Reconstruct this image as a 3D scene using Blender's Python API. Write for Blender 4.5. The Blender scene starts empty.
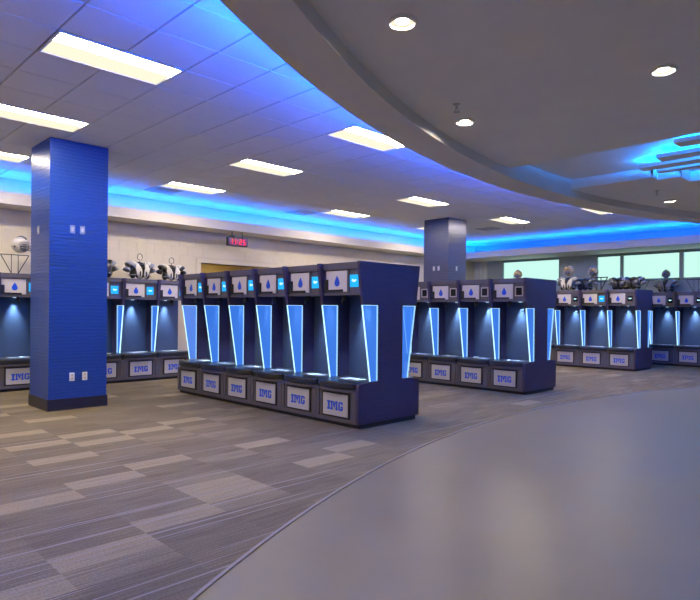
import bpy, bmesh, math, random
from mathutils import Vector, Matrix
random.seed(7)
sc = bpy.context.scene
COL = sc.collection

# ------------------------------------------------------------------ camera
FOC, HY, CAMH = 592.0, 311.3, 1.45
YAW, ROLL = math.radians(45.39), math.radians(0.486)
FWD = Vector((math.cos(YAW), math.sin(YAW), 0)); RGT = Vector((math.sin(YAW), -math.cos(YAW), 0)); UPV = Vector((0, 0, 1))
cd = bpy.data.cameras.new('camera'); cam = bpy.data.objects.new('camera', cd); COL.objects.link(cam)
cd.sensor_fit = 'HORIZONTAL'; cd.sensor_width = 36.0
cd.lens = 36.0 * FOC / 700.0
cd.shift_y = (HY - 300.0) / 700.0
cd.clip_start = 0.05
cr = math.cos(ROLL) * RGT + math.sin(ROLL) * UPV
cu = -math.sin(ROLL) * RGT + math.cos(ROLL) * UPV
cb = -FWD
cam.matrix_world = Matrix(((cr.x, cu.x, cb.x, 0), (cr.y, cu.y, cb.y, 0), (cr.z, cu.z, cb.z, CAMH), (0, 0, 0, 1)))
sc.camera = cam

# ------------------------------------------------------------------ world, exposure, light levels
w = bpy.data.worlds.new('world'); sc.world = w; w.use_nodes = True
w.node_tree.nodes['Background'].inputs[0].default_value = (0.55, 0.75, 0.9, 1)
w.node_tree.nodes['Background'].inputs[1].default_value = 0.6
sc.view_settings.view_transform = 'Standard'; sc.view_settings.look = 'None'
sc.view_settings.exposure = 0.15; sc.view_settings.gamma = 1.0
sc.view_settings.use_curve_mapping = False
sc.cycles.max_bounces = 8; sc.cycles.diffuse_bounces = 4; sc.cycles.glossy_bounces = 4
sc.cycles.sample_clamp_indirect = 6.0
E_TROFFER = 54.0        # warm ceiling troffers
E_DOWN = 420.0          # round downlights
E_COVE_WALL = 80.0     # blue strips on the wall soffits
E_COVE_RING = 450.0     # blue strip behind the ring
E_SLOT = 230.0          # blue strips in the slot
E_WING = 0.85
E_EDGE = 1.5
E_WINDOW = 1.05
E_SPOT = 120.0
BLUE = (0.002, 0.165, 1.0)
RBLUE = (0.0, 0.105, 1.0)

# ------------------------------------------------------------------ materials
def new_mat(name):
    m = bpy.data.materials.new(name); m.use_nodes = True
    nt = m.node_tree; nt.nodes.clear()
    out = nt.nodes.new('ShaderNodeOutputMaterial')
    return m, nt, out
def pbr(name, col, rough=0.5, metal=0.0, noise=0.0, nscale=(20, 20, 20), bump=0.0, bscale=80.0, coat=0.0, spec=0.5, rnoise=0.0):
    m, nt, out = new_mat(name)
    b = nt.nodes.new('ShaderNodeBsdfPrincipled')
    b.inputs['Base Color'].default_value = (*col, 1); b.inputs['Roughness'].default_value = rough
    b.inputs['Metallic'].default_value = metal; b.inputs['Specular IOR Level'].default_value = spec
    if coat: b.inputs['Coat Weight'].default_value = coat; b.inputs['Coat Roughness'].default_value = 0.15
    nt.links.new(b.outputs[0], out.inputs[0])
    if noise or bump or rnoise:
        g = nt.nodes.new('ShaderNodeNewGeometry')
        mp = nt.nodes.new('ShaderNodeMapping'); mp.inputs['Scale'].default_value = nscale
        nt.links.new(g.outputs['Position'], mp.inputs[0])
        n = nt.nodes.new('ShaderNodeTexNoise'); n.inputs['Scale'].default_value = 1.0; n.inputs['Detail'].default_value = 5
        nt.links.new(mp.outputs[0], n.inputs['Vector'])
        if noise:
            cr_ = nt.nodes.new('ShaderNodeValToRGB')
            cr_.color_ramp.elements[0].position = 0.3; cr_.color_ramp.elements[1].position = 0.7
            cr_.color_ramp.elements[0].color = (*[c * (1 - noise) for c in col], 1)
            cr_.color_ramp.elements[1].color = (*[min(1, c * (1 + noise)) for c in col], 1)
            nt.links.new(n.outputs[0], cr_.inputs[0]); nt.links.new(cr_.outputs[0], b.inputs['Base Color'])
        if rnoise:
            mr = nt.nodes.new('ShaderNodeMapRange'); mr.inputs['To Min'].default_value = rough - rnoise; mr.inputs['To Max'].default_value = rough + rnoise
            nt.links.new(n.outputs[0], mr.inputs[0]); nt.links.new(mr.outputs[0], b.inputs['Roughness'])
        if bump:
            n2 = nt.nodes.new('ShaderNodeTexNoise'); n2.inputs['Scale'].default_value = bscale; n2.inputs['Detail'].default_value = 3
            nt.links.new(g.outputs['Position'], n2.inputs['Vector'])
            bp = nt.nodes.new('ShaderNodeBump'); bp.inputs['Strength'].default_value = bump; bp.inputs['Distance'].default_value = 0.01
            nt.links.new(n2.outputs[0], bp.inputs['Height']); nt.links.new(bp.outputs[0], b.inputs['Normal'])
    return m
def emit(name, col, s):
    m, nt, out = new_mat(name)
    e = nt.nodes.new('ShaderNodeEmission'); e.inputs[0].default_value = (*col, 1); e.inputs[1].default_value = s
    nt.links.new(e.outputs[0], out.inputs[0]); return m

def carpet(name, c0, c1):
    """loop-pile carpet plank: fine ribs along the plank and a few pale yarns"""
    m, nt, out = new_mat(name); N = nt.nodes.new; Lk = nt.links.new
    b = N('ShaderNodeBsdfPrincipled'); b.inputs['Roughness'].default_value = 0.95; b.inputs['Specular IOR Level'].default_value = 0.15
    g = N('ShaderNodeNewGeometry')
    def ns(scale, det):
        mp = N('ShaderNodeMapping'); mp.inputs['Scale'].default_value = scale; Lk(g.outputs['Position'], mp.inputs[0])
        n = N('ShaderNodeTexNoise'); n.inputs['Scale'].default_value = 1; n.inputs['Detail'].default_value = det; Lk(mp.outputs[0], n.inputs['Vector']); return n
    a = ns((2.2, 70, 1), 4); f = ns((75, 95, 1), 3); l = ns((0.25, 34, 1), 0)
    r = N('ShaderNodeValToRGB'); r.color_ramp.elements[0].position = 0.34; r.color_ramp.elements[1].position = 0.68
    r.color_ramp.elements[0].color = (*c0, 1); r.color_ramp.elements[1].color = (*c1, 1); Lk(a.outputs[0], r.inputs[0])
    mul = N('ShaderNodeMixRGB'); mul.blend_type = 'OVERLAY'; mul.inputs[0].default_value = 0.7
    Lk(r.outputs[0], mul.inputs[1]); Lk(f.outputs[0], mul.inputs[2])
    lr = N('ShaderNodeValToRGB'); lr.color_ramp.elements[0].position = 0.735; lr.color_ramp.elements[1].position = 0.76; Lk(l.outputs[0], lr.inputs[0])
    mx = N('ShaderNodeMixRGB'); Lk(lr.outputs[0], mx.inputs[0]); Lk(mul.outputs[0], mx.inputs[1]); mx.inputs[2].default_value = (0.31, 0.27, 0.20, 1)
    Lk(mx.outputs[0], b.inputs['Base Color'])
    bp = N('ShaderNodeBump'); bp.inputs['Strength'].default_value = 0.35; bp.inputs['Distance'].default_value = 0.004; Lk(a.outputs[0], bp.inputs['Height']); Lk(bp.outputs[0], b.inputs['Normal'])
    Lk(b.outputs[0], out.inputs[0]); return m
CARPETS = [carpet('carpet_umber', (0.120, 0.093, 0.045), (0.233, 0.188, 0.098)),
           carpet('carpet_mid', (0.127, 0.099, 0.049), (0.246, 0.198, 0.105)),
           carpet('carpet_dark', (0.106, 0.082, 0.040), (0.214, 0.171, 0.090)),
           carpet('carpet_tan', (0.230, 0.185, 0.098), (0.365, 0.302, 0.164)),
           carpet('carpet_dune', (0.160, 0.127, 0.065), (0.286, 0.233, 0.124))]

M = dict(
    polished=pbr('polished_floor', (0.205, 0.170, 0.112), 0.38, noise=0.10, nscale=(1.3, 1.3, 1), rnoise=0.06, bump=0.03, bscale=9, spec=0.4),
    subfloor=pbr('subfloor', (0.11, 0.092, 0.07), 0.9),
    strip=pbr('transition_metal', (0.26, 0.225, 0.19), 0.5),
    tile=pbr('ceiling_tile_board', (0.80, 0.82, 0.86), 0.9, noise=0.04, nscale=(90, 90, 90), bump=0.15, bscale=140),
    tgrid=pbr('ceiling_grid_metal', (0.16, 0.16, 0.19), 0.6),
    gyp=pbr('grey_gypsum', (0.88, 0.89, 0.92), 0.8, noise=0.02, nscale=(3, 3, 3)),
    gypring=pbr('taupe_gypsum', (0.74, 0.73, 0.71), 0.75, noise=0.02, nscale=(3, 3, 3)),
    cream=pbr('cream_block_paint', (0.80, 0.735, 0.63), 0.7, noise=0.02, nscale=(6, 6, 6), bump=0.12, bscale=60),
    mortar=pbr('cream_mortar', (0.74, 0.68, 0.58), 0.9),
    soffit=pbr('beige_soffit', (0.80, 0.755, 0.70), 0.7),
    wallgrey=pbr('blue_grey_paint', (0.42, 0.50, 0.54), 0.7, noise=0.03, nscale=(4, 4, 4)),
    white_board=pbr('white_siding', (0.78, 0.82, 0.82), 0.5),
    yellow=pbr('ochre_paint', (0.52, 0.40, 0.17), 0.7),
    locker=pbr('locker_laminate', (0.048, 0.036, 0.084), 0.42, noise=0.12, nscale=(3, 3, 60)),
    lockerin=pbr('locker_lining', (0.070, 0.100, 0.17), 0.35),
    lockerface=pbr('locker_face', (0.105, 0.095, 0.108), 0.45, noise=0.12, nscale=(60, 60, 4)),
    black=pbr('black_plastic', (0.012, 0.012, 0.014), 0.45),
    kick=pbr('toe_kick_rubber', (0.014, 0.013, 0.016), 0.6),
    cushion=pbr('navy_vinyl', (0.022, 0.025, 0.036), 0.30, bump=0.08, bscale=120),
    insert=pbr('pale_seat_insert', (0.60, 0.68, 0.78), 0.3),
    plate=pbr('silver_plate', (0.50, 0.49, 0.52), 0.4),
    doorwhite=pbr('white_door_laminate', (0.66, 0.62, 0.67), 0.4),
    bluemark=pbr('royal_blue_print', (0.008, 0.085, 0.80), 0.4),
    screen_on=emit('lit_screen', (0.02, 0.42, 1.0), 1.1),
    screen_mark=emit('screen_glyph', (0.55, 0.95, 1.0), 1.2),
    screen_off=pbr('dark_screen', (0.012, 0.013, 0.02), 0.15),
    bezel=pbr('pale_bezel', (0.55, 0.50, 0.48), 0.4),
    steel=pbr('brushed_steel', (0.55, 0.55, 0.57), 0.3, metal=1.0),
    white=pbr('white_plastic', (0.75, 0.75, 0.77), 0.35),
    pbase=pbr('column_base_rubber', (0.016, 0.013, 0.016), 0.45),
    pblue=pbr('royal_blue_panel', (0.020, 0.070, 0.36), 0.33, metal=0.15, spec=0.5),
    pgrey=pbr('slate_blue_panel', (0.095, 0.105, 0.17), 0.33, metal=0.45),
    troffer=emit('troffer_lens', (1.0, 0.85, 0.62), E_TROFFER),
    troffer2=emit('troffer_basket', (1.0, 0.90, 0.68), 0.98),
    down=emit('downlight_lens', (1.0, 0.86, 0.68), E_DOWN),
    puck=emit('puck_lens', (0.55, 0.80, 1.0), 1.0),
    cove=emit('blue_cove_led', BLUE, E_COVE_WALL),
    ringled=emit('ring_led', RBLUE, E_COVE_RING),
    slot=emit('slot_led', (0.0, 0.24, 1.0), E_SLOT),
    edge=emit('wing_edge_led', (0.50, 0.84, 1.0), E_EDGE),
    window=emit('daylit_shade', (0.52, 0.86, 0.76), E_WINDOW),
    alu=pbr('window_aluminium', (0.13, 0.20, 0.24), 0.4, metal=0.4),
    red=emit('red_led', (1.0, 0.02, 0.05), 2.6),
    redface=pbr('dark_red_filter', (0.16, 0.006, 0.02), 0.2),
    padwhite=pbr('pad_white', (0.62, 0.60, 0.58), 0.3),
    padgrey=pbr('pad_grey', (0.24, 0.25, 0.29), 0.35),
    padblack=pbr('pad_black', (0.018, 0.018, 0.022), 0.35),
    padnavy=pbr('pad_navy', (0.015, 0.028, 0.085), 0.4),
    gold=pbr('helmet_gold', (0.55, 0.40, 0.20), 0.25, metal=0.3),
    wire=pbr('black_wire', (0.02, 0.02, 0.022), 0.4, metal=0.3),
    vent=pbr('vent_enamel', (0.45, 0.46, 0.50), 0.5),
    ventdark=pbr('vent_throat', (0.04, 0.045, 0.07), 0.7),
)
# edge-lit acrylic: glowing, partly see-through
m_, nt_, out_ = new_mat('edge_lit_acrylic')
e_ = nt_.nodes.new('ShaderNodeEmission'); e_.inputs[0].default_value = (0.06, 0.255, 1.0, 1); e_.inputs[1].default_value = E_WING
t_ = nt_.nodes.new('ShaderNodeBsdfTransparent'); t_.inputs[0].default_value = (0.85, 0.93, 1, 1)
x_ = nt_.nodes.new('ShaderNodeMixShader'); x_.inputs[0].default_value = 0.55
nt_.links.new(t_.outputs[0], x_.inputs[1]); nt_.links.new(e_.outputs[0], x_.inputs[2]); nt_.links.new(x_.outputs[0], out_.inputs[0])
M['wing'] = m_

# ------------------------------------------------------------------ mesh helpers
class MB:
    def __init__(self): self.v = []; self.f = []; self.mi = []
    def add(self, vs, fs, mi=0):
        o = len(self.v); self.v += [tuple(p) for p in vs]; self.f += [tuple(i + o for i in f) for f in fs]; self.mi += [mi] * len(fs); return self
    def box(self, x0, x1, y0, y1, z0, z1, mi=0):
        return self.add([(x0,y0,z0),(x1,y0,z0),(x1,y1,z0),(x0,y1,z0),(x0,y0,z1),(x1,y0,z1),(x1,y1,z1),(x0,y1,z1)],
                        [(0,3,2,1),(4,5,6,7),(0,1,5,4),(1,2,6,5),(2,3,7,6),(3,0,4,7)], mi)
    def cbox(self, x0, x1, y0, y1, z0, z1, c, mi=0):
        """box with the bottom face chamfered inwards by c (for tiles seen from below)"""
        return self.add([(x0+c,y0+c,z0),(x1-c,y0+c,z0),(x1-c,y1-c,z0),(x0+c,y1-c,z0),(x0,y0,z0+c),(x1,y0,z0+c),(x1,y1,z0+c),(x0,y1,z0+c),
                         (x0,y0,z1),(x1,y0,z1),(x1,y1,z1),(x0,y1,z1)],
                        [(0,3,2,1),(8,9,10,11),(0,1,5,4),(1,2,6,5),(2,3,7,6),(3,0,4,7),(4,5,9,8),(5,6,10,9),(6,7,11,10),(7,4,8,11)], mi)
    def prism(self, pts, lo, hi, axis='z', mi=0):
        """extrude a 2-D polygon: axis z -> (x,y); axis x -> (y,z); axis y -> (x,z)"""
        mk = {'z': lambda p, h: (p[0], p[1], h), 'x': lambda p, h: (h, p[0], p[1]), 'y': lambda p, h: (p[0], h, p[1])}[axis]
        n = len(pts); vs = [mk(p, lo) for p in pts] + [mk(p, hi) for p in pts]
        fs = [tuple(range(n))[::-1], tuple(range(n, 2 * n))] + [(i, (i + 1) % n, n + (i + 1) % n, n + i) for i in range(n)]
        return self.add(vs, fs, mi)
    def tube(self, pts, r, seg=6, closed=False, mi=0):
        pts = [Vector(p) for p in pts]; n = len(pts); base = len(self.v); rings = []
        for i, p in enumerate(pts):
            a = pts[i - 1] if (i > 0 or closed) else p; b = pts[(i + 1) % n] if (i < n - 1 or closed) else p
            t = (b - a).normalized(); ref = Vector((0, 0, 1)) if abs(t.z) < 0.9 else Vector((1, 0, 0))
            u = t.cross(ref).normalized(); v = t.cross(u)
            rings.append([p + r * (math.cos(2*math.pi*k/seg) * u + math.sin(2*math.pi*k/seg) * v) for k in range(seg)])
        vs = [q for rg in rings for q in rg]; fs = []
        for i in range(n if closed else n - 1):
            j = (i + 1) % n
            for k in range(seg): fs.append((i*seg+k, i*seg+(k+1)%seg, j*seg+(k+1)%seg, j*seg+k))
        if not closed: fs += [tuple(range(seg))[::-1], tuple((n-1)*seg + k for k in range(seg))]
        return self.add(vs, fs, mi)
    def lathe(self, prof, seg=20, c=(0, 0, 0), mi=0):
        vs = []; fs = []
        for r, z in prof:
            for k in range(seg): a = 2*math.pi*k/seg; vs.append((c[0]+r*math.cos(a), c[1]+r*math.sin(a), c[2]+z))
        for i in range(len(prof)-1):
            for k in range(seg): fs.append((i*seg+k, i*seg+(k+1)%seg, (i+1)*seg+(k+1)%seg, (i+1)*seg+k))
        fs.append(tuple(range(seg))[::-1]); fs.append(tuple((len(prof)-1)*seg+k for k in range(seg)))
        return self.add(vs, fs, mi)
    def blob(self, c, r, nu=14, nv=9, warp=None, mi=0, u0=0, u1=2*math.pi, v0=-math.pi/2, v1=math.pi/2):
        vs = []; fs = []
        for j in range(nv + 1):
            ph = v0 + (v1 - v0) * j / nv
            for i in range(nu + 1):
                th = u0 + (u1 - u0) * i / nu
                p = Vector((math.cos(ph)*math.cos(th), math.cos(ph)*math.sin(th), math.sin(ph)))
                q = Vector((p.x*r[0], p.y*r[1], p.z*r[2]))
                if warp: q = warp(q, p)
                vs.append((c[0]+q.x, c[1]+q.y, c[2]+q.z))
        for j in range(nv):
            for i in range(nu): a = j*(nu+1)+i; fs.append((a, a+1, a+nu+2, a+nu+1))
        return self.add(vs, fs, mi)
    def mesh(self, name, mats, smooth=False, fix=True):
        me = bpy.data.meshes.new(name); me.from_pydata(self.v, [], self.f)
        for m in (mats if isinstance(mats, (list, tuple)) else [mats]): me.materials.append(m)
        me.polygons.foreach_set('material_index', self.mi)
        if fix:
            bm = bmesh.new(); bm.from_mesh(me); bmesh.ops.remove_doubles(bm, verts=bm.verts, dist=1e-6); bmesh.ops.recalc_face_normals(bm, faces=bm.faces); bm.to_mesh(me); bm.free()
        if smooth: me.polygons.foreach_set('use_smooth', [True] * len(me.polygons))
        me.update(); return me
def link(name, me, parent=None, loc=(0, 0, 0), rotz=0.0):
    o = bpy.data.objects.new(name, me); COL.objects.link(o)
    o.location = loc; o.rotation_euler = (0, 0, rotz)
    if parent is not None: o.parent = parent
    return o
def tag(o, label=None, cat=None, group=None, kind=None):
    if label: o['label'] = label
    if cat: o['category'] = cat
    if group: o['group'] = group
    if kind: o['kind'] = kind
    return o
def thing(name, label, cat, loc=(0, 0, 0), rotz=0.0, group=None):
    return tag(link(name, None, None, loc, rotz), label, cat, group)
def struct(name, mb, mats, label=None, parent=None, smooth=False):
    o = link(name, mb.mesh(name, mats, smooth), parent)
    if parent is None: tag(o, label, None, None, 'structure')
    return o
def bevel(o, w_=0.006, seg=2):
    b = o.modifiers.new('bevel', 'BEVEL'); b.width = w_; b.segments = seg; b.limit_method = 'ANGLE'; b.angle_limit = math.radians(40); return o
def project(x, y, z):
    v = Vector((x, y, z - CAMH)); d = v.dot(FWD)
    if d < 0.1: return None
    X, Y = FOC * v.dot(RGT) / d, -FOC * v.z / d
    return (350 + math.cos(ROLL)*X - math.sin(ROLL)*Y, HY + math.sin(ROLL)*X + math.cos(ROLL)*Y)

# ------------------------------------------------------------------ room dimensions
X0, X1, Y0, Y1 = -5.0, 18.65, -7.0, 12.35
ZC = 3.87                      # tile ceiling
FX, FY, FZ0, FZ1 = 17.2, 11.7, 3.30, 3.51   # soffits
RC, ROUT, RIN, ZR, ZD = (8.27, -8.61), 13.30, 12.88, 3.30, 3.42
CC, CR = (8.36, -10.08), 14.45
def arc(c, r, xa, xb, n):
    """points on the upper arc of a circle from x = xa to x = xb"""
    a0 = math.acos(max(-1, min(1, (xa - c[0]) / r))); a1 = math.acos(max(-1, min(1, (xb - c[0]) / r)))
    return [(c[0] + r*math.cos(a0 + (a1-a0)*i/n), c[1] + r*math.sin(a0 + (a1-a0)*i/n)) for i in range(n + 1)]

# ------------------------------------------------------------------ floor
cp = arc(CC, CR, X0, X1, 120)
struct('floor', MB().prism(cp + [(X1, Y0), (X0, Y0)], -0.1, 0.0), M['polished'], 'smooth grey-brown polished floor with a curved edge')
carp = struct('floor_carpet', MB().prism(cp[::-1] + [(X0, Y1 + 1.6), (X1, Y1 + 1.6)], -0.1, -0.004), M['subfloor'], 'brown striped carpet plank floor around the polished area')
r0, r1 = CR - 0.006, CR + 0.018
struct('trim_1', MB().prism(arc(CC, r0, X0, X1, 160) + arc(CC, r1, X0, X1, 160)[::-1], -0.004, 0.007), M['strip'], 'thin metal strip between carpet and polished floor')

PL, PW = 0.605, 0.25
def clip_out(poly):
    """keep the part of a plank outside the polished circle (tangent clip)"""
    cx = sum(p[0] for p in poly)/len(poly) - CC[0]; cy = sum(p[1] for p in poly)/len(poly) - CC[1]
    l = math.hypot(cx, cy); nx, ny = cx/l, cy/l
    def s(p): return (p[0]-CC[0])*nx + (p[1]-CC[1])*ny - (CR + 0.004)
    out = []
    for i, p in enumerate(poly):
        q = poly[(i+1) % len(poly)]; a, b = s(p), s(q)
        if a >= 0: out.append(p)
        if a*b < 0: t = a/(a-b); out.append((p[0]+(q[0]-p[0])*t, p[1]+(q[1]-p[1])*t))
    return out
prng = random.Random(21); planks = []
ny = int((Y1 + 1.6 - 0.0) / PW)
for j in range(-20, ny):
    y = j * PW + 0.15
    if y + PW > Y1 + 0.9: continue
    off = -0.055
    run = 0
    for i in range(-10, 33):
        x = i * PL + off
        t = prng.random()
        tone = 3 if t < 0.03 else 4 if t < 0.12 else 2 if t < 0.38 else 0 if t < 0.72 else 1
        if x < X0 or x + PL > X1: continue
        # hand-placed pale planks seen in the photograph
        poly = [(x, y), (x+PL, y), (x+PL, y+PW), (x, y+PW)]
        rr = [math.hypot(p[0]-CC[0], p[1]-CC[1]) for p in poly]
        if max(rr) < CR: continue
        full = min(rr) > CR
        if not full:
            poly = clip_out(poly)
            if len(poly) < 3: continue
        pr = [project(p[0], p[1], 0) for p in poly]
        size = 0
        if all(pr):
            mx_, my_ = sum(p[0] for p in pr)/len(pr), sum(p[1] for p in pr)/len(pr)
            if -30 < mx_ < 730 and my_ < 625:
                size = abs(sum(pr[k][0]*pr[(k+1) % len(pr)][1] - pr[(k+1) % len(pr)][0]*pr[k][1] for k in range(len(pr))))/2
        planks.append([size, x, y, poly, full, tone])
def pale(px, py, tone):
    for p in planks:
        if p[1] <= px < p[1]+PL and p[2] <= py < p[2]+PW: p[5] = tone
for px, py in ((1.45,3.53),(1.0,3.3),(2.04,3.8),(2.68,4.13),(1.46,4.72),(2.06,5.03),(2.65,5.27),(2.01,6.12),(2.68,6.5),(2.06,6.81),(2.72,7.09),(2.09,7.4),(3.84,5.28),(3.88,6.97),(3.3,6.76),(2.69,8.2),(3.87,4.15)):
    pale(px, py, 3)
planks.sort(key=lambda p: -p[0])
g = 0.0004
full_me = [MB().box(g, PL-g, g, PW-g, -0.004, 0.003).mesh('plank', c) for c in CARPETS]
rest = MB()
for k, (size, x, y, poly, full, tone) in enumerate(planks):
    if k < 300 and size > 0:
        if full: link('plank', full_me[tone], carp, (x, y, 0))
        else: link('plank', MB().prism(poly, -0.004, 0.003).mesh('plank', CARPETS[tone]), carp)
    else:
        rest.prism([(px, py) for px, py in poly], -0.004, 0.003, mi=tone)
tag(link('plank_field', rest.mesh('plank_field', CARPETS, fix=False), carp), kind='stuff')

# ------------------------------------------------------------------ walls
DX0, DX1, DZ = 7.24, 9.40, 2.56                      # opening in the back wall
wb = struct('wall_back', MB().box(X0, DX0, Y1, Y1+0.2, 0, ZC+0.3).box(DX1, X1+0.2, Y1, Y1+0.2, 0, ZC+0.3).box(DX0, DX1, Y1, Y1+0.2, DZ, ZC+0.3), M['mortar'], 'cream painted block wall behind the lockers')
blk = MB().box(0.003, 0.397, -0.005, 0.01, 0.003, 0.197).mesh('block', M['cream'])
hblk = MB().box(0.003, 0.197, -0.005, 0.01, 0.003, 0.197).mesh('block', M['cream'])
for j in range(7):
    z = 1.9 + 0.2*j
    x = 2.1 + (0.2 if j % 2 else 0.0)
    while x < 15.6:
        if z < DZ - 0.02 and x + 0.4 > DX0 - 0.1 and x < DX1 + 0.1:
            if x < DX0 - 0.3: link('block', hblk, wb, (x, Y1, z))
            x += 0.4; continue
        link('block', blk, wb, (x, Y1, z)); x += 0.4
struct('door_1', MB().box(DX0-0.10, DX0, Y1-0.03, Y1+0.2, 0, DZ+0.08).box(DX1, DX1+0.10, Y1-0.03, Y1+0.2, 0, DZ+0.08).box(DX0, DX1, Y1-0.03, Y1+0.2, DZ, DZ+0.08), M['cream'], 'cream framed doorway opening in the back wall')
struct('wall_vestibule', MB().box(DX0-0.3, DX0, Y1+0.2, Y1+1.5, 0, 2.75).box(DX1, DX1+0.3, Y1+0.2, Y1+1.5, 0, 2.75).box(DX0-0.3, DX1+0.3, Y1+1.5, Y1+1.6, 0, 2.75).box(DX0-0.3, DX1+0.3, Y1+0.2, Y1+1.6, 2.75, 2.85), M['yellow'], 'ochre recess beyond the doorway')
vl = thing('vestibule_light', 'warm ceiling light inside the doorway recess', 'ceiling light', (8.3, Y1+0.75, 2.75))
link('lens', MB().box(-0.5, 0.5, -0.12, 0.12, -0.03, -0.02).mesh('lens', emit('vestibule_lens', (1.0, 0.80, 0.45), 14.0)), vl)
link('housing', MB().box(-0.53, 0.53, -0.15, 0.15, -0.02, 0.0).mesh('housing', M['white']), vl)
struct('wall_left', MB().box(X0-0.2, X0, Y0, Y1+0.2, 0, ZC+0.3), M['cream'], 'cream side wall')
struct('wall_near', MB().box(X0, X1, Y0-0.2, Y0, 0, ZC+0.3), M['wallgrey'], 'grey wall behind the camera')
# window wall
WZ0, WZ1 = 2.46, 3.25
wins = [(9.07, 11.18), (7.10, 7.83), (5.45, 7.04), (3.80, 5.37), (2.15, 3.72), (0.50, 2.07), (-1.15, 0.42), (-2.80, -1.23)]  # windows past the frame edge are unseen, added to extend the daylight
mb = MB().box(X1, X1+0.2, Y0, Y1+0.2, 0, WZ0).box(X1, X1+0.2, Y0, Y1+0.2, WZ1, ZC+0.3)
ed = sorted([Y0] + [v for a in wins for v in a] + [Y1+0.2])
for a, b in zip(ed[0::2], ed[1::2]): mb.box(X1, X1+0.2, a, b, WZ0, WZ1)
wr = struct('wall_right', mb, M['wallgrey'], 'blue-grey wall with a high band of windows')
for i in range(5):
    y = 11.80 + i*0.11
    link('board', MB().box(X1-0.03, X1, y+0.006, y+0.104, 2.0, FZ0).mesh('board', M['white_board']), wr)
for k, (a, b) in enumerate(wins):
    wo = struct('window_%d' % (k+1), MB().box(X1+0.06, X1+0.08, a, b, WZ0, WZ1), M['window'], 'daylit window with a pale mint shade')
    fr = MB().box(X1-0.02, X1+0.1, a, a+0.012, WZ0, WZ1).box(X1-0.02, X1+0.1, b-0.012, b, WZ0, WZ1).box(X1-0.02, X1+0.1, a, b, WZ0, WZ0+0.035).box(X1-0.02, X1+0.1, a, b, WZ1-0.03, WZ1)
    link('window_frame', fr.mesh('window_frame', M['alu']), wo)
    link('window_sill', MB().box(X1-0.06, X1, a-0.02, b+0.02, WZ0-0.03, WZ0).mesh('window_sill', M['alu']), wo)

# soffits with an up-lit blue cove
struct('trim_2', MB().box(X0, X1, FY, Y1, FZ0, FZ1-0.06).box(X0, X1, FY, FY+0.02, FZ1-0.06, FZ1), M['soffit'], 'beige soffit band along the back wall below a blue lit cove')
struct('trim_3', MB().box(FX, X1, Y0, FY, FZ0, FZ1-0.06).box(FX, FX+0.02, Y0, FY, FZ1-0.06, FZ1), M['soffit'], 'pale soffit band along the window wall below a blue lit cove')
tag(link('cove_light_strip', MB().box(X0+0.05, X1-0.1, FY+0.16, FY+0.20, FZ1-0.06, FZ1-0.04).mesh('cove_light_strip', M['cove'])), 'blue light strip hidden on the soffit of the cream back wall', 'light strip', 'blue cove lights')
tag(link('cove_light_strip', MB().box(FX+0.16, FX+0.20, Y0+0.1, FY+0.12, FZ1-0.06, FZ1-0.04).mesh('cove_light_strip', M['cove'])), 'blue light strip hidden on the soffit above the windows', 'light strip', 'blue cove lights')

# ------------------------------------------------------------------ ceilings
TP = 0.607; TX, TY = 3.005, 5.44
LX = [1.79, 5.433, 9.68, 13.32]; LY = [5.44, 7.868, 10.296]
troffers = [(x, y) for x in [-1.85] + LX for y in LY]
vents = [(TX + 4*TP, TY + 9*TP), (TX + 10*TP, TY + 9*TP), (TX + 19*TP, TY + 6*TP)]
cols = [(2.83, 8.90, 0.82), (12.37, 8.99, 0.79)]
ce = struct('ceiling', MB().box(X0, X1, Y0, Y1, ZC+0.02, ZC+0.2), M['tgrid'], 'suspended ceiling of square tiles')
tiles = []
def hit(x0, y0, x1, y1):
    for lx, ly in troffers:
        if x0 < lx+1.214-0.02 and x1 > lx+0.02 and y0 < ly+TP-0.02 and y1 > ly+0.02: return True
    for vx, vy in vents:
        if x0 < vx+TP-0.02 and x1 > vx+0.02 and y0 < vy+TP-0.02 and y1 > vy+0.02: return True
    return False
for i in range(-14, 27):
    for j in range(-22, 13):
        x, y = TX + i*TP, TY + j*TP
        x1_, y1_ = min(x+TP, X1), min(y+TP, Y1)
        if x < X0 or x1_ - x < 0.1 or y1_ - y < 0.1 or y < Y0: continue
        if max(math.hypot(px-RC[0], py-RC[1]) for px in (x, x1_) for py in (y, y1_)) < RIN: continue
        if hit(x, y, x1_, y1_): continue
        pr = [project(px, py, ZC) for px, py in ((x, y), (x1_, y), (x1_, y1_), (x, y1_))]
        size = 0
        if all(pr):
            mx_ = sum(p[0] for p in pr)/4; my_ = sum(p[1] for p in pr)/4
            if -40 < mx_ < 740 and my_ > -30 and max(math.hypot(px-RC[0], py-RC[1]) for px in (x, x1_) for py in (y, y1_)) > 14.3:
                size = abs(sum(pr[k][0]*pr[(k+1) % 4][1] - pr[(k+1) % 4][0]*pr[k][1] for k in range(4)))/2
        tiles.append((size, x, y, x1_, y1_))
tiles.sort(key=lambda t: -t[0])
rest = MB(); gp = 0.006
tile_me = MB().cbox(gp, TP-gp, gp, TP-gp, 0.0, 0.02, 0.006).mesh('ceiling_tile', M['tile'])
for k, (s, x, y, x1_, y1_) in enumerate(tiles):
    if k < 300 and s > 0:
        if abs(x1_-x-TP) < 1e-4 and abs(y1_-y-TP) < 1e-4: link('tile', tile_me, ce, (x, y, ZC))
        else: link('tile', MB().cbox(gp, x1_-x-gp, gp, y1_-y-gp, 0, 0.02, 0.006).mesh('ceiling_tile', M['tile']), ce, (x, y, ZC))
    else: rest.cbox(x+gp, x1_-gp, y+gp, y1_-gp, ZC, ZC+0.02, 0.006)
tag(link('tile_field', rest.mesh('tile_field', M['tile'], fix=False), ce), kind='stuff')

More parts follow.
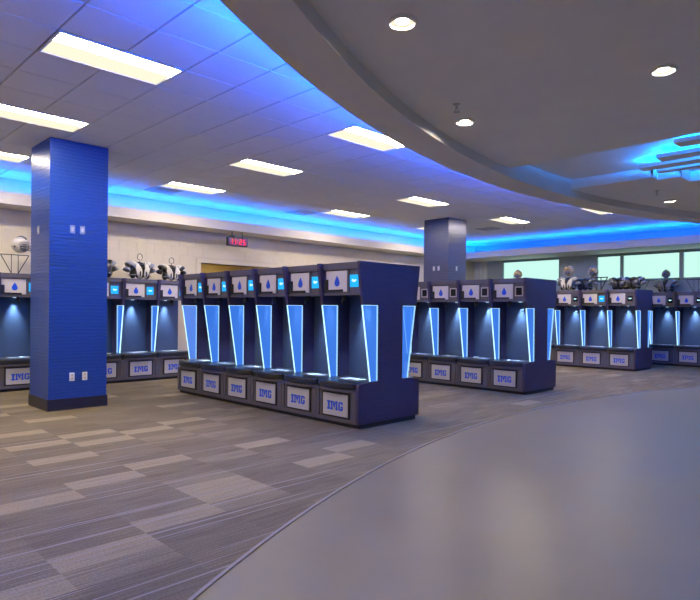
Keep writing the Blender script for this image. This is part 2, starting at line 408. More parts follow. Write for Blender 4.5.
# curved ring: underside, small inner step, lip outside that hides the blue strip
def ring(r0, r1, z0, z1, mb, n=120):
    a0, a1 = math.radians(172.9), math.radians(37.0)
    A = [a0 + (a1-a0)*i/n for i in range(n+1)]
    for i in range(n):
        p = [(RC[0]+r*math.cos(t), RC[1]+r*math.sin(t)) for r in (r0, r1) for t in (A[i], A[i+1])]
        vs = [(q[0], q[1], z) for z in (z0, z1) for q in p]
        fs = [(0,1,3,2), (4,6,7,5), (0,4,5,1), (2,3,7,6)]
        if i == 0: fs.append((0,2,6,4))
        if i == n-1: fs.append((1,5,7,3))
        mb.add(vs, fs)
    return mb
mb = MB(); ring(RIN, ROUT, ZR, ZR+0.06, mb); ring(ROUT-0.015, ROUT, ZR+0.06, ZR+0.088, mb); ring(RIN, RIN+0.12, ZR+0.06, ZC+0.02, mb)
struct('trim_4', mb, M['gypring'], 'curved taupe bulkhead ring around the lowered ceiling')
tag(link('cove_light_strip', ring(RIN+0.34, RIN+0.38, ZR+0.06, ZR+0.085, MB()).mesh('cove_light_strip', M['ringled'])), 'curved blue light strip hidden on top of the taupe bulkhead ring', 'light strip', 'blue cove lights')

# lowered grey ceiling with a stepped slot
SX0, SXA, SXB, SXC = 7.22, 9.10, 9.32, 9.76
rD = RIN + 0.01
def arcY(x): return RC[1] + math.sqrt(rD*rD - (x-RC[0])**2)
left = arc(RC, rD, RC[0]-math.sqrt(rD*rD-(Y0-RC[1])**2), SX0, 60) + [(SX0, Y0)]
right = arc(RC, rD, SXA, X1, 60) + [(X1, Y0), (SXC, Y0), (SXC, 2.72), (SXB, 2.72), (SXB, 3.03), (SXA, 3.03)]
cg = struct('ceiling_lowered', MB().prism(left, ZD, ZD+0.05).prism(right, ZD, ZD+0.05), M['gyp'], 'lowered grey gypsum ceiling inside the curved ring')
ZS = 3.57
slot = MB().box(SX0-0.05, SXC+0.05, Y0, 4.4, ZS, ZS+0.03).box(SX0-0.05, SX0, Y0, 4.4, ZD+0.05, ZS)
slot.box(SXA, SXA+0.03, 3.03, 4.3, ZD+0.05, ZS).box(SXB, SXB+0.03, 2.72, 3.03, ZD+0.05, ZS).box(SXC, SXC+0.03, Y0, 2.72, ZD+0.05, ZS).box(SXA, SXB+0.03, 3.03, 3.06, ZD+0.05, ZS).box(SXB, SXC+0.03, 2.72, 2.75, ZD+0.05, ZS)
link('slot_lining', slot.mesh('slot_lining', M['gyp']), cg)
for k, (bx, yend, wd, zb) in enumerate(((7.60, 2.30, 0.26, 3.46), (8.10, 2.66, 0.24, 3.44), (8.50, 3.02, 0.22, 3.44), (8.86, 2.90, 0.16, 3.44))):
    b = link('baffle', MB().box(bx, bx+wd, Y0+0.02, yend, zb, zb+0.05).mesh('baffle', M['gyp']), cg)
    tag(link('slot_light', MB().box(bx+wd/2-0.02, bx+wd/2+0.02, Y0+0.1, yend-0.05, zb+0.05, zb+0.062).mesh('slot_light', M['slot'])),
        'blue light strip on the %s baffle inside the ceiling slot' % ('nearest', 'second', 'third', 'farthest')[k], 'light strip', 'blue slot lights')

# ------------------------------------------------------------------ ceiling fittings
tw, th = 2*TP, TP
fr = MB().box(0.008, tw-0.008, 0.008, 0.035, -0.006, 0.02).box(0.008, tw-0.008, th-0.035, th-0.008, -0.006, 0.02).box(0.008, 0.03, 0.03, th-0.03, -0.006, 0.02).box(tw-0.03, tw-0.008, 0.03, th-0.03, -0.006, 0.02).mesh('troffer_frame', M['white'])
l1 = MB().add([(0.03,0.035,0.004),(tw-0.03,0.035,0.004),(tw-0.03,th*0.48,0.014),(0.03,th*0.48,0.014)], [(0,3,2,1)]).mesh('troffer_lens', M['troffer'], fix=False)
l2 = MB().add([(0.03,th*0.52,0.014),(tw-0.03,th*0.52,0.014),(tw-0.03,th-0.035,0.004),(0.03,th-0.035,0.004)], [(0,3,2,1)]).mesh('troffer_lens', M['troffer2'], fix=False)
spn = MB().box(0.03, tw-0.03, th*0.48, th*0.52, 0.008, 0.018).mesh('troffer_spine', M['troffer2'])
cname = {-1.85: 'beyond the frame edge', LX[0]: 'in line with the blue column', LX[1]: 'above the front locker row', LX[2]: 'above the middle locker row', LX[3]: 'in line with the slate column'}
rname = {LY[0]: 'nearest the curved ring', LY[1]: 'second from the curved ring', LY[2]: 'nearest the back wall'}
for x, y in troffers:
    t = thing('ceiling_light', 'rectangular ceiling light %s, %s' % (cname[x], rname[y]), 'ceiling light', (x, y, ZC), 0, 'rectangular ceiling lights')
    link('light_frame', fr, t); link('diffuser', l1, t); link('diffuser', l2, t); link('spine', spn, t)
for k, (x, y) in enumerate(vents):
    t = thing('ceiling_vent', ('square louvred ceiling vent near the back wall above the wall lockers', 'square louvred ceiling vent near the back wall past the front lockers', 'square louvred ceiling vent near the window wall by the slate column')[k], 'vent', (x, y, ZC), 0, 'ceiling vents')
    link('vent_frame', MB().box(0.01,0.597,0.01,0.06,-0.008,0.02).box(0.01,0.597,0.547,0.597,-0.008,0.02).box(0.01,0.06,0.06,0.547,-0.008,0.02).box(0.547,0.597,0.06,0.547,-0.008,0.02).mesh('vent_frame', M['vent']), t)
    link('throat', MB().box(0.06,0.547,0.06,0.547,0.012,0.02).mesh('throat', M['ventdark']), t)
    for q in range(5):
        yy = 0.09 + q*0.095
        link('louvre', MB().prism([(yy,0.010),(yy+0.05,-0.006),(yy+0.055,-0.003),(yy+0.005,0.012)], 0.06, 0.547, 'x').mesh('louvre', M['vent']), t)
dring = MB().lathe([(0.082,0.012),(0.082,-0.014),(0.090,-0.016),(0.108,-0.004),(0.108,0.012)], 28).mesh('downlight_trim', M['white'], True)
def disc(r, z, inner=0.0):
    o_ = [(r*math.cos(2*math.pi*k/28), r*math.sin(2*math.pi*k/28), z) for k in range(28)]
    if not inner: return MB().add(o_, [tuple(range(28))[::-1]])
    i_ = [(inner*math.cos(2*math.pi*k/28), inner*math.sin(2*math.pi*k/28), z+0.004) for k in range(28)]
    return MB().add(o_ + i_, [(k, 28+k, 28+(k+1) % 28, (k+1) % 28) for k in range(28)])
dlens = disc(0.042, 0.006).mesh('downlight_lens', M['down'], fix=False)
drefl = disc(0.084, 0.004, 0.042).mesh('downlight_reflector', M['troffer2'], fix=False)
for x, y, nm in ((3.06,2.62,'nearest the camera over the polished floor'), (5.13,1.63,'before the blue slot in the grey ceiling'), (5.11,3.52,'beside the sprinkler near the ring'), (11.15,3.42,'beyond the blue slot near the far ring edge'), *[(qx, qy, 'out of view behind the camera or past the slot') for qx, qy in ((0.9,1.1),(3.0,-0.3),(-0.8,-0.6),(1.0,-2.3),(5.1,-1.8),(3.0,-4.0),(-1.5,-3.6),(5.1,-5.2),(10.9,0.8),(10.9,-1.8),(13.3,2.6),(13.3,-0.2),(15.6,0.2),(13.3,-3.2),(10.9,-4.6),(16.4,-3.0))]):  # the unseen downlights are added to brighten floor and grey ceiling
    t = thing('downlight', 'round recessed downlight ' + nm, 'downlight', (x, y, ZD-0.008), 0, 'round downlights')
    link('trim_ring', dring, t); link('reflector', drefl, t); link('lens', dlens, t)
spb = MB().lathe([(0.035,0.0),(0.035,-0.006),(0.012,-0.014),(0.012,-0.05)], 14).mesh('sprinkler_body', M['steel'], True)
spd = MB().lathe([(0.032,-0.078),(0.032,-0.074)], 14).mesh('sprinkler_deflector', M['steel'])
spa = MB().tube([(-0.012,0,-0.045),(-0.022,0,-0.06),(-0.006,0,-0.076)], 0.004).tube([(0.012,0,-0.045),(0.022,0,-0.06),(0.006,0,-0.076)], 0.004).mesh('sprinkler_arms', M['steel'])
for x, y, z, nm in ((4.64,3.29,ZD,'in the grey ceiling beside a downlight'), (10.12,3.30,ZD,'in the grey ceiling past the blue slot'), (15.1,8.39,ZC,'in the tile ceiling by the window wall lights')):
    t = thing('sprinkler_head', 'small metal sprinkler head ' + nm, 'sprinkler', (x, y, z), 0, 'sprinkler heads')
    link('sprinkler_body', spb, t); link('deflector', spd, t); link('frame_arms', spa, t)

# ------------------------------------------------------------------ columns
def column(x, y, s, mat, label, h=ZC):
    t = thing('column', label, 'column', (x, y, 0))
    prof = MB(); n = 74; p = (h-0.16-0.002)/n; hs = s/2
    zs = []
    for i in range(n):
        z = 0.16 + i*p
        zs += [(hs, z), (hs, z+p*0.82), (hs-0.006, z+p*0.90), (hs-0.006, z+p*0.97)]
    zs.append((hs, h-0.002))
    vs = []; fs = []
    for e, z in zs: vs += [(-e+hs, -e+hs, z), (e+hs, -e+hs, z), (e+hs, e+hs, z), (-e+hs, e+hs, z)]
    for i in range(len(zs)-1):
        for k in range(4): fs.append((i*4+k, i*4+(k+1) % 4, i*4+4+(k+1) % 4, i*4+4+k))
    prof.add(vs, fs)
    link('shaft', prof.mesh('shaft', mat), t)
    link('column_base', MB().box(-0.012, s+0.012, -0.012, s+0.012, 0.0, 0.165).mesh('column_base', M['pbase']), t)
    return t
column(*cols[0], M['pblue'], 'royal blue ribbed square column with a black base')
column(*cols[1], M['pgrey'], 'slate blue square column standing behind the middle locker row')
def plate(name, x, y, z, face, label, kind):
    """wall plate on a column face: face 'y' looks towards -Y, 'x' towards -X"""
    t = thing(name, label, kind, (x, y, z), 0 if face == 'y' else -math.pi/2, 'plates on the columns')
    bevel(link('cover', MB().box(-0.036, 0.036, -0.008, 0.0, -0.06, 0.06).mesh('cover', M['steel'] if name == 'wall_switch' else M['white']), t), 0.003)
    if name == 'wall_switch':
        link('rocker', MB().prism([(-0.010,-0.03),(-0.014,0.03),(-0.008,0.03),(-0.008,-0.03)], -0.017, 0.017, 'x').mesh('rocker', M['white']), t)
    else:
        for q in (-0.026, 0.026): link('socket', MB().box(-0.016, 0.016, -0.011, -0.008, q-0.015, q+0.015).mesh('socket', M['bezel']), t)
cx, cy, cs = cols[0]
plate('wall_switch', cx+0.31, cy, 2.60, 'y', 'upper switch plate on the blue column face, nearer its corner', 'switch')
plate('wall_switch', cx+0.45, cy, 2.60, 'y', 'upper switch plate on the blue column face, farther from its corner', 'switch')
plate('wall_switch', cx, cy+0.46, 2.60, 'x', 'switch plate on the shaded narrow-seen face of the royal blue column', 'switch')
plate('wall_outlet', cx+0.32, cy, 0.47, 'y', 'white outlet low on the royal blue column face, nearer its corner', 'outlet')
plate('wall_outlet', cx+0.50, cy, 0.47, 'y', 'outlet low on the royal blue column face, farther from its corner', 'outlet')
cx, cy, cs = cols[1]
plate('wall_switch', cx, cy+0.45, 2.58, 'x', 'switch plate on the darker face of the slate column, first of two', 'switch')
plate('wall_switch', cx, cy+0.30, 2.58, 'x', 'switch plate on the darker face of the slate column, nearer its corner', 'switch')
plate('wall_switch', cx+0.36, cy, 2.58, 'y', 'switch plate on the paler face of the slate column', 'switch')

# ------------------------------------------------------------------ clock
t = thing('digital_clock', 'black digital clock with red digits hanging below the back soffit', 'clock', (7.86, 11.76, 3.05))
bevel(link('case', MB().box(-0.27, 0.27, -0.05, 0.05, -0.10, 0.10).mesh('case', M['black']), t), 0.008)
link('face', MB().box(-0.25, 0.25, -0.056, -0.05, -0.085, 0.085).mesh('face', M['redface']), t)
SEG = {'1': 'bc', '2': 'abged', '5': 'afgcd'}
def seg7(ch, x, s=0.045):
    mb = MB(); q = 0.013; hh = 0.055
    R_ = dict(a=(x-s/2,x+s/2,hh-q/2,hh+q/2), g=(x-s/2,x+s/2,-q/2,q/2), d=(x-s/2,x+s/2,-hh-q/2,-hh+q/2), b=(x+s/2-q/2,x+s/2+q/2,0,hh), c=(x+s/2-q/2,x+s/2+q/2,-hh,0), f=(x-s/2-q/2,x-s/2+q/2,0,hh), e=(x-s/2-q/2,x-s/2+q/2,-hh,0))
    for k in SEG[ch]: a = R_[k]; mb.box(a[0], a[1], -0.060, -0.056, a[2], a[3])
    return mb
for ch, x in (('1',-0.19),('1',-0.10),('2',0.06),('5',0.16)): link('digit', seg7(ch, x).mesh('digit', M['red'], fix=False), t)
link('colon', MB().box(-0.028,-0.014,-0.060,-0.056,0.018,0.032).box(-0.028,-0.014,-0.060,-0.056,-0.032,-0.018).mesh('colon', M['red']), t)
link('bracket', MB().box(-0.20,-0.08,-0.03,0.03,0.10,0.135).tube([(-0.14,0,0.13),(-0.14,0,0.251)], 0.012).tube([(0.14,0,0.09),(0.14,0,0.251)], 0.008).mesh('bracket', M['black']), t)

# ------------------------------------------------------------------ lockers
P = 0.715; H = 2.07; D = 0.585; WT, WB = 1.53, 0.575
hw = P/2
LM = {}
div_prof = [(0.0, H), (0.0, 2.04), (0.07, WT), (0.35, WT), (0.35, WB), (D, WB), (D, H)]
LM['divider'] = MB().prism(div_prof, -hw, -hw+0.05, 'x').mesh('divider', M['locker'])
wing_prof = [(0.075, WT-0.004), (0.348, WT-0.004), (0.348, WB), (0.225, WB)]
LM['wing'] = MB().prism(wing_prof, -hw+0.015, -hw+0.035, 'x').mesh('light_wing', M['wing'])
def edge_mesh(x):
    mb = MB()
    a, b, c, d = wing_prof
    for p, q, w_ in ((a, d, 0.004), (a, b, 0.004), (b, c, 0.003)):
        dx, dz = q[0]-p[0], q[1]-p[1]; l = math.hypot(dx, dz); nx, nz = dz/l*w_/2, -dx/l*w_/2
        mb.prism([(p[0]+nx, p[1]+nz), (q[0]+nx, q[1]+nz), (q[0]-nx, q[1]-nz), (p[0]-nx, p[1]-nz)], x-0.0105, x+0.0105, 'x')
    return mb.mesh('wing_edge', M['edge'])
LM['edge'] = edge_mesh(-hw+0.025)
# right-hand end (double depth: the panel also closes the locker behind)
DD = 2*D
end_prof = [(0.0, 0.06), (0.0, 0.535), (0.012, 0.555), (0.20, WB), (0.35, WB), (0.35, WT), (0.07, WT), (0.0, 2.04), (0.0, H),
            (DD, H), (DD, 2.04), (DD-0.07, WT), (DD-0.35, WT), (DD-0.35, WB), (DD-0.20, WB), (DD-0.012, 0.555), (DD, 0.535), (DD, 0.06)]
in0, in1 = -hw+0.05, hw
LM['cabinet'] = MB().box(in0, in1, 0.105, D, 1.655, H-0.005).mesh('upper_cabinet', M['lockerface'])
LM['rail'] = MB().box(in0, in1, 0.070, 0.105, 1.985, H-0.002).box(in0, in1, 0.088, 0.105, 1.655, 1.69).mesh('cabinet_rail', M['lockerface'])
LM['stile'] = MB().box(0.11, 0.135, 0.088, 0.105, 1.69, 1.985).mesh('cabinet_stile', M['lockerface'])
LM['door'] = MB().box(-0.275, 0.10, 0.092, 0.105, 1.70, 1.968).mesh('door', M['doorwhite'])
drop = []
for i in range(24):
    a = 2*math.pi*i/24
    r = 0.047; x = r*math.sin(a); z = -r*math.cos(a)
    if z > 0: f_ = z/r; x *= (1-f_)**0.55*1.0; z = z*2.0
    drop.append((-0.075+x, 1.815+z))
LM['drop'] = MB().prism(drop, 0.0895, 0.092, 'y').mesh('drop_emblem', M['bluemark'])
LM['latch'] = MB().box(-0.300, -0.235, 0.068, 0.10, 1.70, 1.86).box(-0.285, -0.255, 0.058, 0.068, 1.76, 1.83).mesh('latch', M['black'])
LM['pull'] = MB().box(-0.24, 0.03, 0.074, 0.092, 1.70, 1.728).mesh('door_pull', M['black'])  # plain black strip along the lower edge of the door
LM['screen_on'] = MB().box(0.150, 0.290, 0.096, 0.105, 1.755, 1.91).mesh('screen', M['screen_on'])
LM['screen_off'] = MB().box(0.165, 0.285, 0.096, 0.105, 1.765, 1.90).mesh('screen', M['screen_off'])
LM['bezel'] = MB().box(0.145,0.165,0.090,0.105,1.745,1.92).box(0.285,0.305,0.090,0.105,1.745,1.92).box(0.165,0.285,0.090,0.105,1.745,1.765).box(0.165,0.285,0.090,0.105,1.90,1.92).mesh('screen_bezel', M['bezel'])
gl = [(0.180,1.835),(0.205,1.862),(0.214,1.842),(0.240,1.850),(0.268,1.846),(0.246,1.824),(0.214,1.816),(0.196,1.826)]
LM['glyph'] = MB().prism(gl, 0.0935, 0.096, 'y').mesh('screen_glyph', M['screen_mark'])
LM['back'] = MB().box(in0, in1, D-0.03, D-0.001, 0.45, 1.655).mesh('back_panel', M['lockerin'])
LM['hook'] = MB().box(-0.03, 0.03, 0.15, 0.175, 1.585, 1.655).tube([(0,0.15,1.64),(0,0.125,1.605),(0,0.11,1.575),(0,0.125,1.545),(0,0.15,1.555)], 0.012).mesh('coat_hook', M['black'])
LM['puck'] = MB().lathe([(0.030,0.0),(0.030,-0.008),(0.026,-0.012)], 16, (0.03, 0.49, 1.655)).mesh('puck_light', M['puck'])
# seat cushion with a bowed front
bow = [(-hw+0.012 + (P-0.024)*i/16, 0.030 - 0.115*math.sin(math.pi*i/16)**0.7) for i in range(17)]
seat_poly = bow + [(hw-0.012, D-0.04), (-hw+0.012, D-0.04)]
LM['seat'] = MB().prism(seat_poly, 0.480, 0.572).mesh('seat', M['cushion'])
bow2 = [(x, y+0.018) for x, y in bow]
LM['seat_board'] = MB().prism(bow2 + [(hw-0.012, D-0.04), (-hw+0.012, D-0.04)], 0.447, 0.480).mesh('seat_board', M['lockerface'])
LM['seat_insert'] = MB().box(-0.13, 0.20, 0.20, 0.36, 0.565, 0.577).mesh('seat_insert', M['insert'])  # thin pale rectangle in the seat top, its nature unidentified
LM['base'] = MB().box(-hw+0.004, hw-0.004, 0.02, D, 0.055, 0.447).box(-hw+0.004, -hw+0.055, 0.005, 0.02, 0.055, 0.447).box(hw-0.055, hw-0.004, 0.005, 0.02, 0.055, 0.447).box(-hw+0.055, hw-0.055, 0.005, 0.02, 0.055, 0.10).mesh('base_cabinet', M['lockerface'])
LM['kick'] = MB().box(-hw, hw, 0.055, D, 0.0, 0.055).mesh('toe_kick', M['kick'])
LM['drawer'] = MB().box(-0.245, 0.245, 0.006, 0.02, 0.108, 0.425).mesh('drawer_front', M['black'])
LM['dplate'] = MB().box(-0.220, 0.220, 0.000, 0.006, 0.128, 0.405).mesh('name_plate', M['plate'])
def img_letters():
    mb = MB(); y0, y1 = -0.003, 0.0; z0, z1 = 0.198, 0.310
    def P_(pts): mb.prism([(x*1.12, z0 + (z1-z0)*z) for x, z in pts], y0, y1, 'y')
    def B_(a, b, c, d): P_([(a, c), (b, c), (b, d), (a, d)])
    # I
    B_(-0.125,-0.075,0,0.2); B_(-0.125,-0.075,0.8,1); B_(-0.113,-0.087,0.2,0.8)
    # M
    B_(-0.068,-0.036,0,0.2); B_(-0.062,-0.042,0.2,1); B_(0.012,0.044,0,0.2); B_(0.018,0.038,0.2,1); B_(-0.068,-0.062,0.8,1); B_(0.038,0.044,0.8,1)
    P_([(-0.042,1),(-0.022,1),(-0.005,0.42),(-0.012,0.12)]); P_([(0.018,1),(-0.002,1),(-0.019,0.42),(-0.012,0.12)])
    # G
    P_([(0.060,0.15),(0.072,0),(0.072,0.25),(0.072,0.75),(0.072,1),(0.060,0.85)][:0] or [(0.055,0.18),(0.072,0),(0.078,0.25),(0.078,0.75),(0.072,1),(0.055,0.82)])
    P_([(0.072,1),(0.112,1),(0.125,0.85),(0.125,0.66),(0.103,0.66),(0.103,0.80),(0.078,0.80)]); P_([(0.072,0),(0.112,0),(0.125,0.15),(0.125,0.50),(0.092,0.50),(0.092,0.34),(0.103,0.34),(0.103,0.20),(0.078,0.20)])
    return mb.mesh('lettering', M['bluemark'])
LM['letters'] = img_letters()
# narrow word line above the initials, a thin printed rule
LM['rule'] = MB().box(-0.125, 0.125, -0.002, 0.0, 0.190, 0.196).mesh('printed_rule', M['bluemark'])

def spot(parent):
    ld = bpy.data.lights.get('locker_spot')
    if ld is None:
        ld = bpy.data.lights.new('locker_spot', 'SPOT'); ld.energy = E_SPOT; ld.color = (0.50, 0.75, 1.0); ld.spot_size = math.radians(56); ld.spot_blend = 1.0; ld.shadow_soft_size = 0.03
    o = bpy.data.objects.new('locker_spot', ld); COL.objects.link(o); o.parent = parent; o.location = (0.03, 0.495, 1.63)
    return o
def locker(x, y, rot, label, group, screen='on', glyph=False, sx=1.0):
    # sx stretches the bay to its row's pitch
    t = thing('locker', label, 'locker', (x, y, 0), rot, group); t.scale.x = sx
    link('divider', LM['divider'], t)
    wg = link('light_wing', LM['wing'], t); link('wing_edge', LM['edge'], wg)
    c = link('upper_cabinet', LM['cabinet'], t); link('cabinet_rail', LM['rail'], c); link('cabinet_stile', LM['stile'], c)
    d = link('door', LM['door'], t); link('drop_emblem', LM['drop'], d); link('latch', LM['latch'], d); link('door_pull', LM['pull'], d)
    if screen == 'on':
        s = link('screen', LM['screen_on'], t); link('screen_glyph', LM['glyph'], s)
    else:
        s = link('screen', LM['screen_off'], t)
        if glyph: link('screen_glyph', LM['glyph'], s)
        else: link('screen_bezel', LM['bezel'], s)
    link('back_panel', LM['back'], t); link('coat_hook', LM['hook'], t); link('puck_light', LM['puck'], t); spot(t)
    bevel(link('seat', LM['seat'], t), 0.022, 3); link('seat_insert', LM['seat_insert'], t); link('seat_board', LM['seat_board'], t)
    b = link('base_cabinet', LM['base'], t); link('toe_kick', LM['kick'], t)
    dr = link('drawer_front', LM['drawer'], t); link('name_plate', LM['dplate'], dr); link('lettering', LM['letters'], dr)
    return t
R90 = -math.pi/2
ORD = ['nearest the end panel', 'second from the end panel', 'third from the end panel', 'fourth from the end panel', 'fifth from the end panel', 'farthest from the end panel']
def row(xf, y0, pitch, n, nm, group, modes):
    for i in range(n):
        md = modes[i % len(modes)]
        locker(xf, y0 + 0.05 + pitch*(i+0.5), R90, 'dark locker bay in the %s, %s' % (nm, ORD[i]), group, *md, sx=pitch/P)
    # panel closing the double row, with a glowing wing at either side
    t = thing('end_panel', 'tall dark end panel of the %s with two glowing wings' % nm, 'end panel', (xf, y0, 0), 0, 'locker row end panels')
    bevel(link('panel', MB().prism([(a, b) for a, b in end_prof], 0.0, 0.05, 'y').mesh('panel', M['locker']), t), 0.008)
    for sg in (0, 1):
        f_ = (lambda p: p) if sg == 0 else (lambda p: (DD-p[0], p[1]))
        wg = link('light_wing', MB().prism([f_(p) for p in wing_prof], 0.015, 0.035, 'y').mesh('light_wing', M['wing']), t)
        em = MB(); a, b, c, d = [f_(p) for p in wing_prof]
        for p, q, w_ in ((a, d, 0.004), (a, b, 0.004), (b, c, 0.003)):
            dx, dz = q[0]-p[0], q[1]-p[1]; l = math.hypot(dx, dz); nx, nz = dz/l*w_/2, -dx/l*w_/2
            em.prism([(p[0]+nx, p[1]+nz), (q[0]+nx, q[1]+nz), (q[0]-nx, q[1]-nz), (p[0]-nx, p[1]-nz)], 0.0145, 0.0355, 'y')
        link('wing_edge', em.mesh('wing_edge', M['edge']), wg)
    link('toe_kick', MB().box(0.055, DD-0.055, 0.02, 0.05, 0.0, 0.06).mesh('toe_kick', M['kick']), t)
    # the locker backing onto the end bay
    t = thing('locker', 'far-side locker hidden behind the end panel of the %s' % nm, 'locker', (xf + DD, y0 + 0.05 + pitch*0.5, 0), -R90, 'lockers facing away'); t.scale.x = pitch/P
    link('upper_cabinet', LM['cabinet'], t); link('back_panel', LM['back'], t)
    bevel(link('seat', LM['seat'], t), 0.022, 3); link('seat_board', LM['seat_board'], t); link('base_cabinet', LM['base'], t); link('toe_kick', LM['kick'], t)
    link('divider', MB().prism(div_prof, hw-0.05, hw, 'x').mesh('divider', M['locker']), t)
ROW1, ROW2, ROW3, ROW4 = (5.14, 5.05, 0.735), (9.48, 5.23, 0.71), (15.45, 5.50, 0.713), (18.06, 3.985)
row(*ROW1, 6, 'front double row', 'lockers of the front row', [('on', True)])
row(*ROW2, 6, 'middle double row', 'lockers of the middle row', [('off', False)])
row(*ROW3, 6, 'third double row', 'lockers of the third row', [('off', True), ('on', True), ('off', True)])
for i, (yy, lb) in enumerate(((3.985, 'just past the frame edge'), (4.70, 'cut by the frame edge'), (5.415, 'below the helmet on pads'), (6.13, 'partly hidden by the third row'))):
    locker(ROW4[0], yy + P/2, R90, 'dark locker bay against the window wall, ' + lb, 'lockers along the window wall', 'off', True)
BX0, BP, BY = 2.815, 0.735, 11.44
for i, lb in enumerate(('just outside the frame', 'below the white helmet on its rack', 'hidden behind the blue column, first', 'partly hidden behind the blue column', 'below the full white shoulder pads', 'below the pads nearest the front row')):
    locker(BX0 + BP*(i-1+0.5), BY, 0.0, 'dark locker bay along the cream back wall, ' + lb, 'lockers along the back wall', 'on', True, sx=BP/P)

# ------------------------------------------------------------------ gear on the lockers
def rack(x, y, z, rot, label, wd=0.46, h=0.34):
    t = thing('gear_rack', label, 'rack', (x, y, z), rot, 'wire racks on the lockers')
    link('foot_plate', MB().box(-0.09, 0.09, -0.06, 0.06, 0.0, 0.008).mesh('foot_plate', M['wire']), t)
    link('top_bar', MB().tube([(-wd/2,0,h),(wd/2,0,h)], 0.008).mesh('top_bar', M['wire']), t)
    for s in (-1, 1):
        link('slanted_arm', MB().tube([(s*wd/2,0,h),(s*0.05,0,0.0)], 0.008).mesh('slanted_arm', M['wire']), t)
        link('post', MB().tube([(s*0.055,0,0.0),(s*0.055,0,h)], 0.006).mesh('post', M['wire']), t)
    return t
def helmet(x, y, z, rot, mat, label, s=1.0):
    """z is the bottom of the helmet; the face looks along local -y"""
    t = thing('football_helmet', label, 'helmet', (x, y, z), rot, 'football helmets')
    def wp(q, p):
        if p.z < -0.2: q = Vector((q.x*(1-0.25*(-p.z-0.2)), q.y*(1-0.1*(-p.z-0.2)), q.z*0.9))
        if p.y < -0.55 and p.z < 0.25: q.y *= 0.62
        return q
    link('shell', MB().blob((0,0,0.145*s), (0.115*s,0.145*s,0.135*s), 22, 16, wp).mesh('shell', mat, True), t)
    link('stripe', MB().tube([(0, 0.148*s*math.sin(a), 0.145*s+0.137*s*math.cos(a)) for a in [math.radians(d) for d in range(-50, 96, 12)]], 0.012*s).mesh('stripe', M['padnavy'], True), t)
    link('face_opening', MB().blob((0,-0.075*s,0.105*s), (0.082*s,0.05*s,0.06*s), 14, 8).mesh('face_opening', M['padblack'], True), t)
    for k in (0.06, 0.095, 0.13):
        link('mask_bar', MB().tube([(0.105*s*math.sin(a), -0.07*s-0.10*s*math.cos(a), k*s) for a in [math.radians(d) for d in range(-80, 81, 20)]], 0.007*s).mesh('mask_bar', M['padgrey'], True), t)
    for sx in (-0.035, 0.035): link('mask_bar', MB().tube([(sx*s,-0.165*s,0.055*s),(sx*s,-0.167*s,0.13*s)], 0.006*s).mesh('mask_bar', M['padgrey']), t)
    for sx in (-1, 1): link('ear_hole', MB().blob((sx*0.108*s,0.0,0.12*s), (0.012*s,0.02*s,0.02*s), 10, 6).mesh('ear_hole', M['padblack'], True), t)
    return t
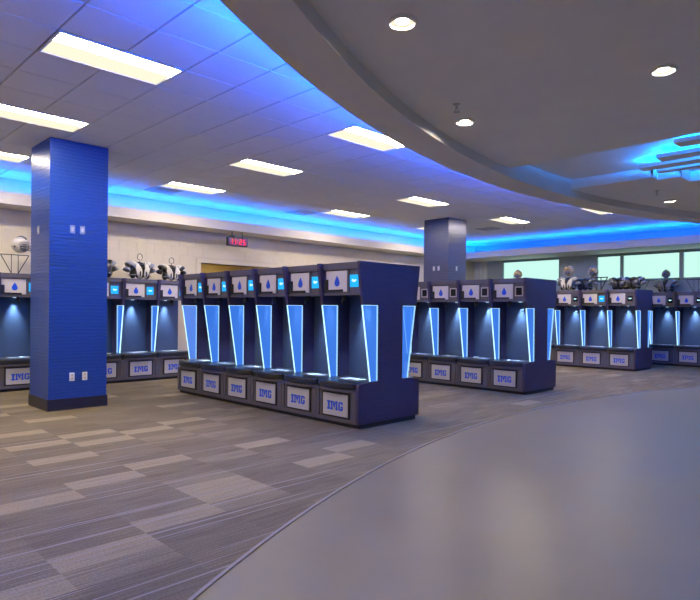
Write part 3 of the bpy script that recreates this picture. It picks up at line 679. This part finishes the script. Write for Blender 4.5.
def shoulder_pads(x, y, z, rot, label, main, cap, s=1.0, hook=True):
    """pads stand on their lower edge at z; local -y is the chest"""
    t = thing('shoulder_pads', label, 'shoulder pads', (x, y, z), rot, 'shoulder pads')
    path = [(-0.105, 0.015), (-0.125, 0.09), (-0.13, 0.17), (-0.115, 0.25), (-0.075, 0.315), (-0.02, 0.345), (0.04, 0.345), (0.09, 0.31), (0.12, 0.24), (0.13, 0.15), (0.115, 0.04)]
    inn = [0.035, 0.020, 0.024, 0.052, 0.080, 0.088, 0.078, 0.07, 0.04, 0.03, 0.03]
    out = [0.085, 0.125, 0.150, 0.165, 0.185, 0.200, 0.205, 0.195, 0.175, 0.155, 0.120]
    for sx in (-1, 1):
        vs = []; fs = []; nv = 5
        for (py, pz), a, b in zip(path, inn, out):
            for k in range(nv+1):
                f_ = k/nv; xx = a + (b-a)*f_
                drop_ = 0.34*max(0.0, xx-0.07)*(max(0, pz-0.12)/0.22)
                vs.append((sx*xx*s, (py*(1-0.12*f_))*s, (pz-drop_+0.006*math.sin(math.pi*f_))*s))
        for i in range(len(path)-1):
            for k in range(nv): q = i*(nv+1)+k; fs.append((q, q+1, q+nv+2, q+nv+1))
        o = link('arch_plate', MB().add(vs, fs).mesh('arch_plate', main, True), t)
        sm = o.modifiers.new('solid', 'SOLIDIFY'); sm.thickness = 0.012; sm.offset = 0
        link('lace_slot', MB().prism([(sx*u*s, v*s) for u, v in ((0.058,0.06),(0.072,0.06),(0.078,0.13),(0.072,0.16),(0.060,0.16),(0.054,0.13))], -0.142*s, -0.118*s, 'y').mesh('lace_slot', M['padblack']), t)
        ca, sa = math.cos(-sx*0.55), math.sin(-sx*0.55)
        def tilt(q, p, ca=ca, sa=sa): 
            g_ = 1.0 + 0.12*math.cos(3*p.x)
            return Vector((q.x*ca + q.z*sa, q.y*g_, -q.x*sa + q.z*ca))
        for nm, cx_, cz_, rr, mt in (('shoulder_cap', 0.205, 0.255, (0.125, 0.115, 0.075), cap), ('epaulet', 0.160, 0.300, (0.085, 0.085, 0.058), main), ('arm_flap', 0.292, 0.175, (0.062, 0.095, 0.07), cap)):
            o = link(nm, MB().blob((sx*cx_*s, 0, cz_*s), tuple(c*s for c in rr), 16, 6, tilt, v0=-0.15).mesh(nm, mt, True), t)
            sm = o.modifiers.new('solid', 'SOLIDIFY'); sm.thickness = 0.010; sm.offset = 0
        link('rib_pad', MB().blob((sx*0.155*s, 0, 0.105*s), (0.060*s, 0.085*s, 0.095*s), 12, 8).mesh('rib_pad', M['padblack'], True), t)
        link('buckle_strap', MB().tube([(sx*0.10*s,-0.128*s,0.10*s),(sx*0.20*s,-0.075*s,0.085*s),(sx*0.215*s,0,0.085*s),(sx*0.20*s,0.075*s,0.085*s),(sx*0.10*s,0.12*s,0.10*s)], 0.009*s).mesh('buckle_strap', M['padgrey'], True), t)
    link('neck_roll', MB().tube([(0.075*s*math.cos(a), 0.07*s*math.sin(a), (0.315+0.03*math.sin(a))*s) for a in [2*math.pi*k/18 for k in range(18)]], 0.020*s, 8, True).mesh('neck_roll', M['padblack'], True), t)
    link('liner', MB().blob((0, 0, 0.17*s), (0.125*s, 0.085*s, 0.16*s), 14, 10).mesh('liner', M['padblack'], True), t)
    if hook:
        link('hanging_hook', MB().tube([(0, 0, 0.28*s), (0, 0, 0.40*s)] + [(0.058*s*math.cos(a), 0, (0.455+0.07*math.sin(a))*s) for a in [math.radians(d) for d in range(230, -60, -24)]], 0.006).mesh('hanging_hook', M['wire'], True), t)
    return t
ZT = H + 0.001
# back wall
rack(3.17, 11.78, ZT, 0, 'black wire rack under the white helmet on the back wall lockers')
helmet(3.26, 11.78, ZT+0.350, 0.5, M['padwhite'], 'white football helmet on a wire rack beside the blue column', 1.15)
shoulder_pads(4.70, 11.78, ZT, 0.0, 'shoulder pads half hidden behind the blue column', M['padblack'], M['padgrey'], 1.0)
shoulder_pads(5.50, 11.78, ZT, 0.12, 'white and black shoulder pads beside the blue column, in full view', M['padwhite'], M['padgrey'], 1.02)
shoulder_pads(6.21, 11.78, ZT, -0.05, 'white and black shoulder pads nearest the front locker row', M['padwhite'], M['padblack'], 0.95)
# third row
rk = 'black wire rack on the third locker row, '
rack(16.0, 9.10, ZT, R90, rk + 'under the lone gold helmet', h=0.36)
helmet(16.0, 9.08, ZT+0.370, R90, M['gold'], 'gold football helmet alone in front of the first window', 1.0)
shoulder_pads(15.70, 7.38, ZT, R90, 'white-fronted shoulder pads under the gold helmet on the third row', M['padwhite'], M['padgrey'], 1.0, False)
helmet(15.70, 7.36, ZT+0.375, R90, M['gold'], 'gold football helmet on the white-fronted pads of the third row', 1.1)
shoulder_pads(16.02, 7.05, ZT, R90, 'navy shoulder pads between two gold helmets on the third row', M['padnavy'], M['padgrey'], 0.95, False)
rack(16.32, 6.80, ZT, R90, rk + 'under the gold helmet beside navy pads', h=0.36)
helmet(16.32, 6.95, ZT+0.370, R90, M['gold'], 'gold football helmet on a rack beside the navy pads', 1.1)
rack(15.75, 6.55, ZT, R90, rk + 'empty, before the dark pads')
shoulder_pads(16.20, 6.18, ZT, R90, 'dark shoulder pads in front of the windows, farther of the pair', M['padblack'], M['padgrey'], 0.95, False)
shoulder_pads(15.85, 5.72, ZT, R90, 'dark shoulder pads in front of the windows, nearest the end panel', M['padblack'], M['padgrey'], 0.9, False)
# window wall
rack(18.40, 6.42, ZT, R90, 'black wire rack on the window wall lockers, empty, beside the dark pads')
shoulder_pads(18.35, 5.72, ZT, R90, 'grey shoulder pads under a helmet on the window wall lockers', M['padgrey'], M['padgrey'], 1.0, False)
helmet(18.35, 5.72, ZT+0.375, R90, M['padgrey'], 'grey football helmet set on pads before the window mullion', 0.95)
rack(18.35, 4.95, ZT, R90, 'black wire rack on the window wall lockers, empty, at the frame edge', wd=0.5)
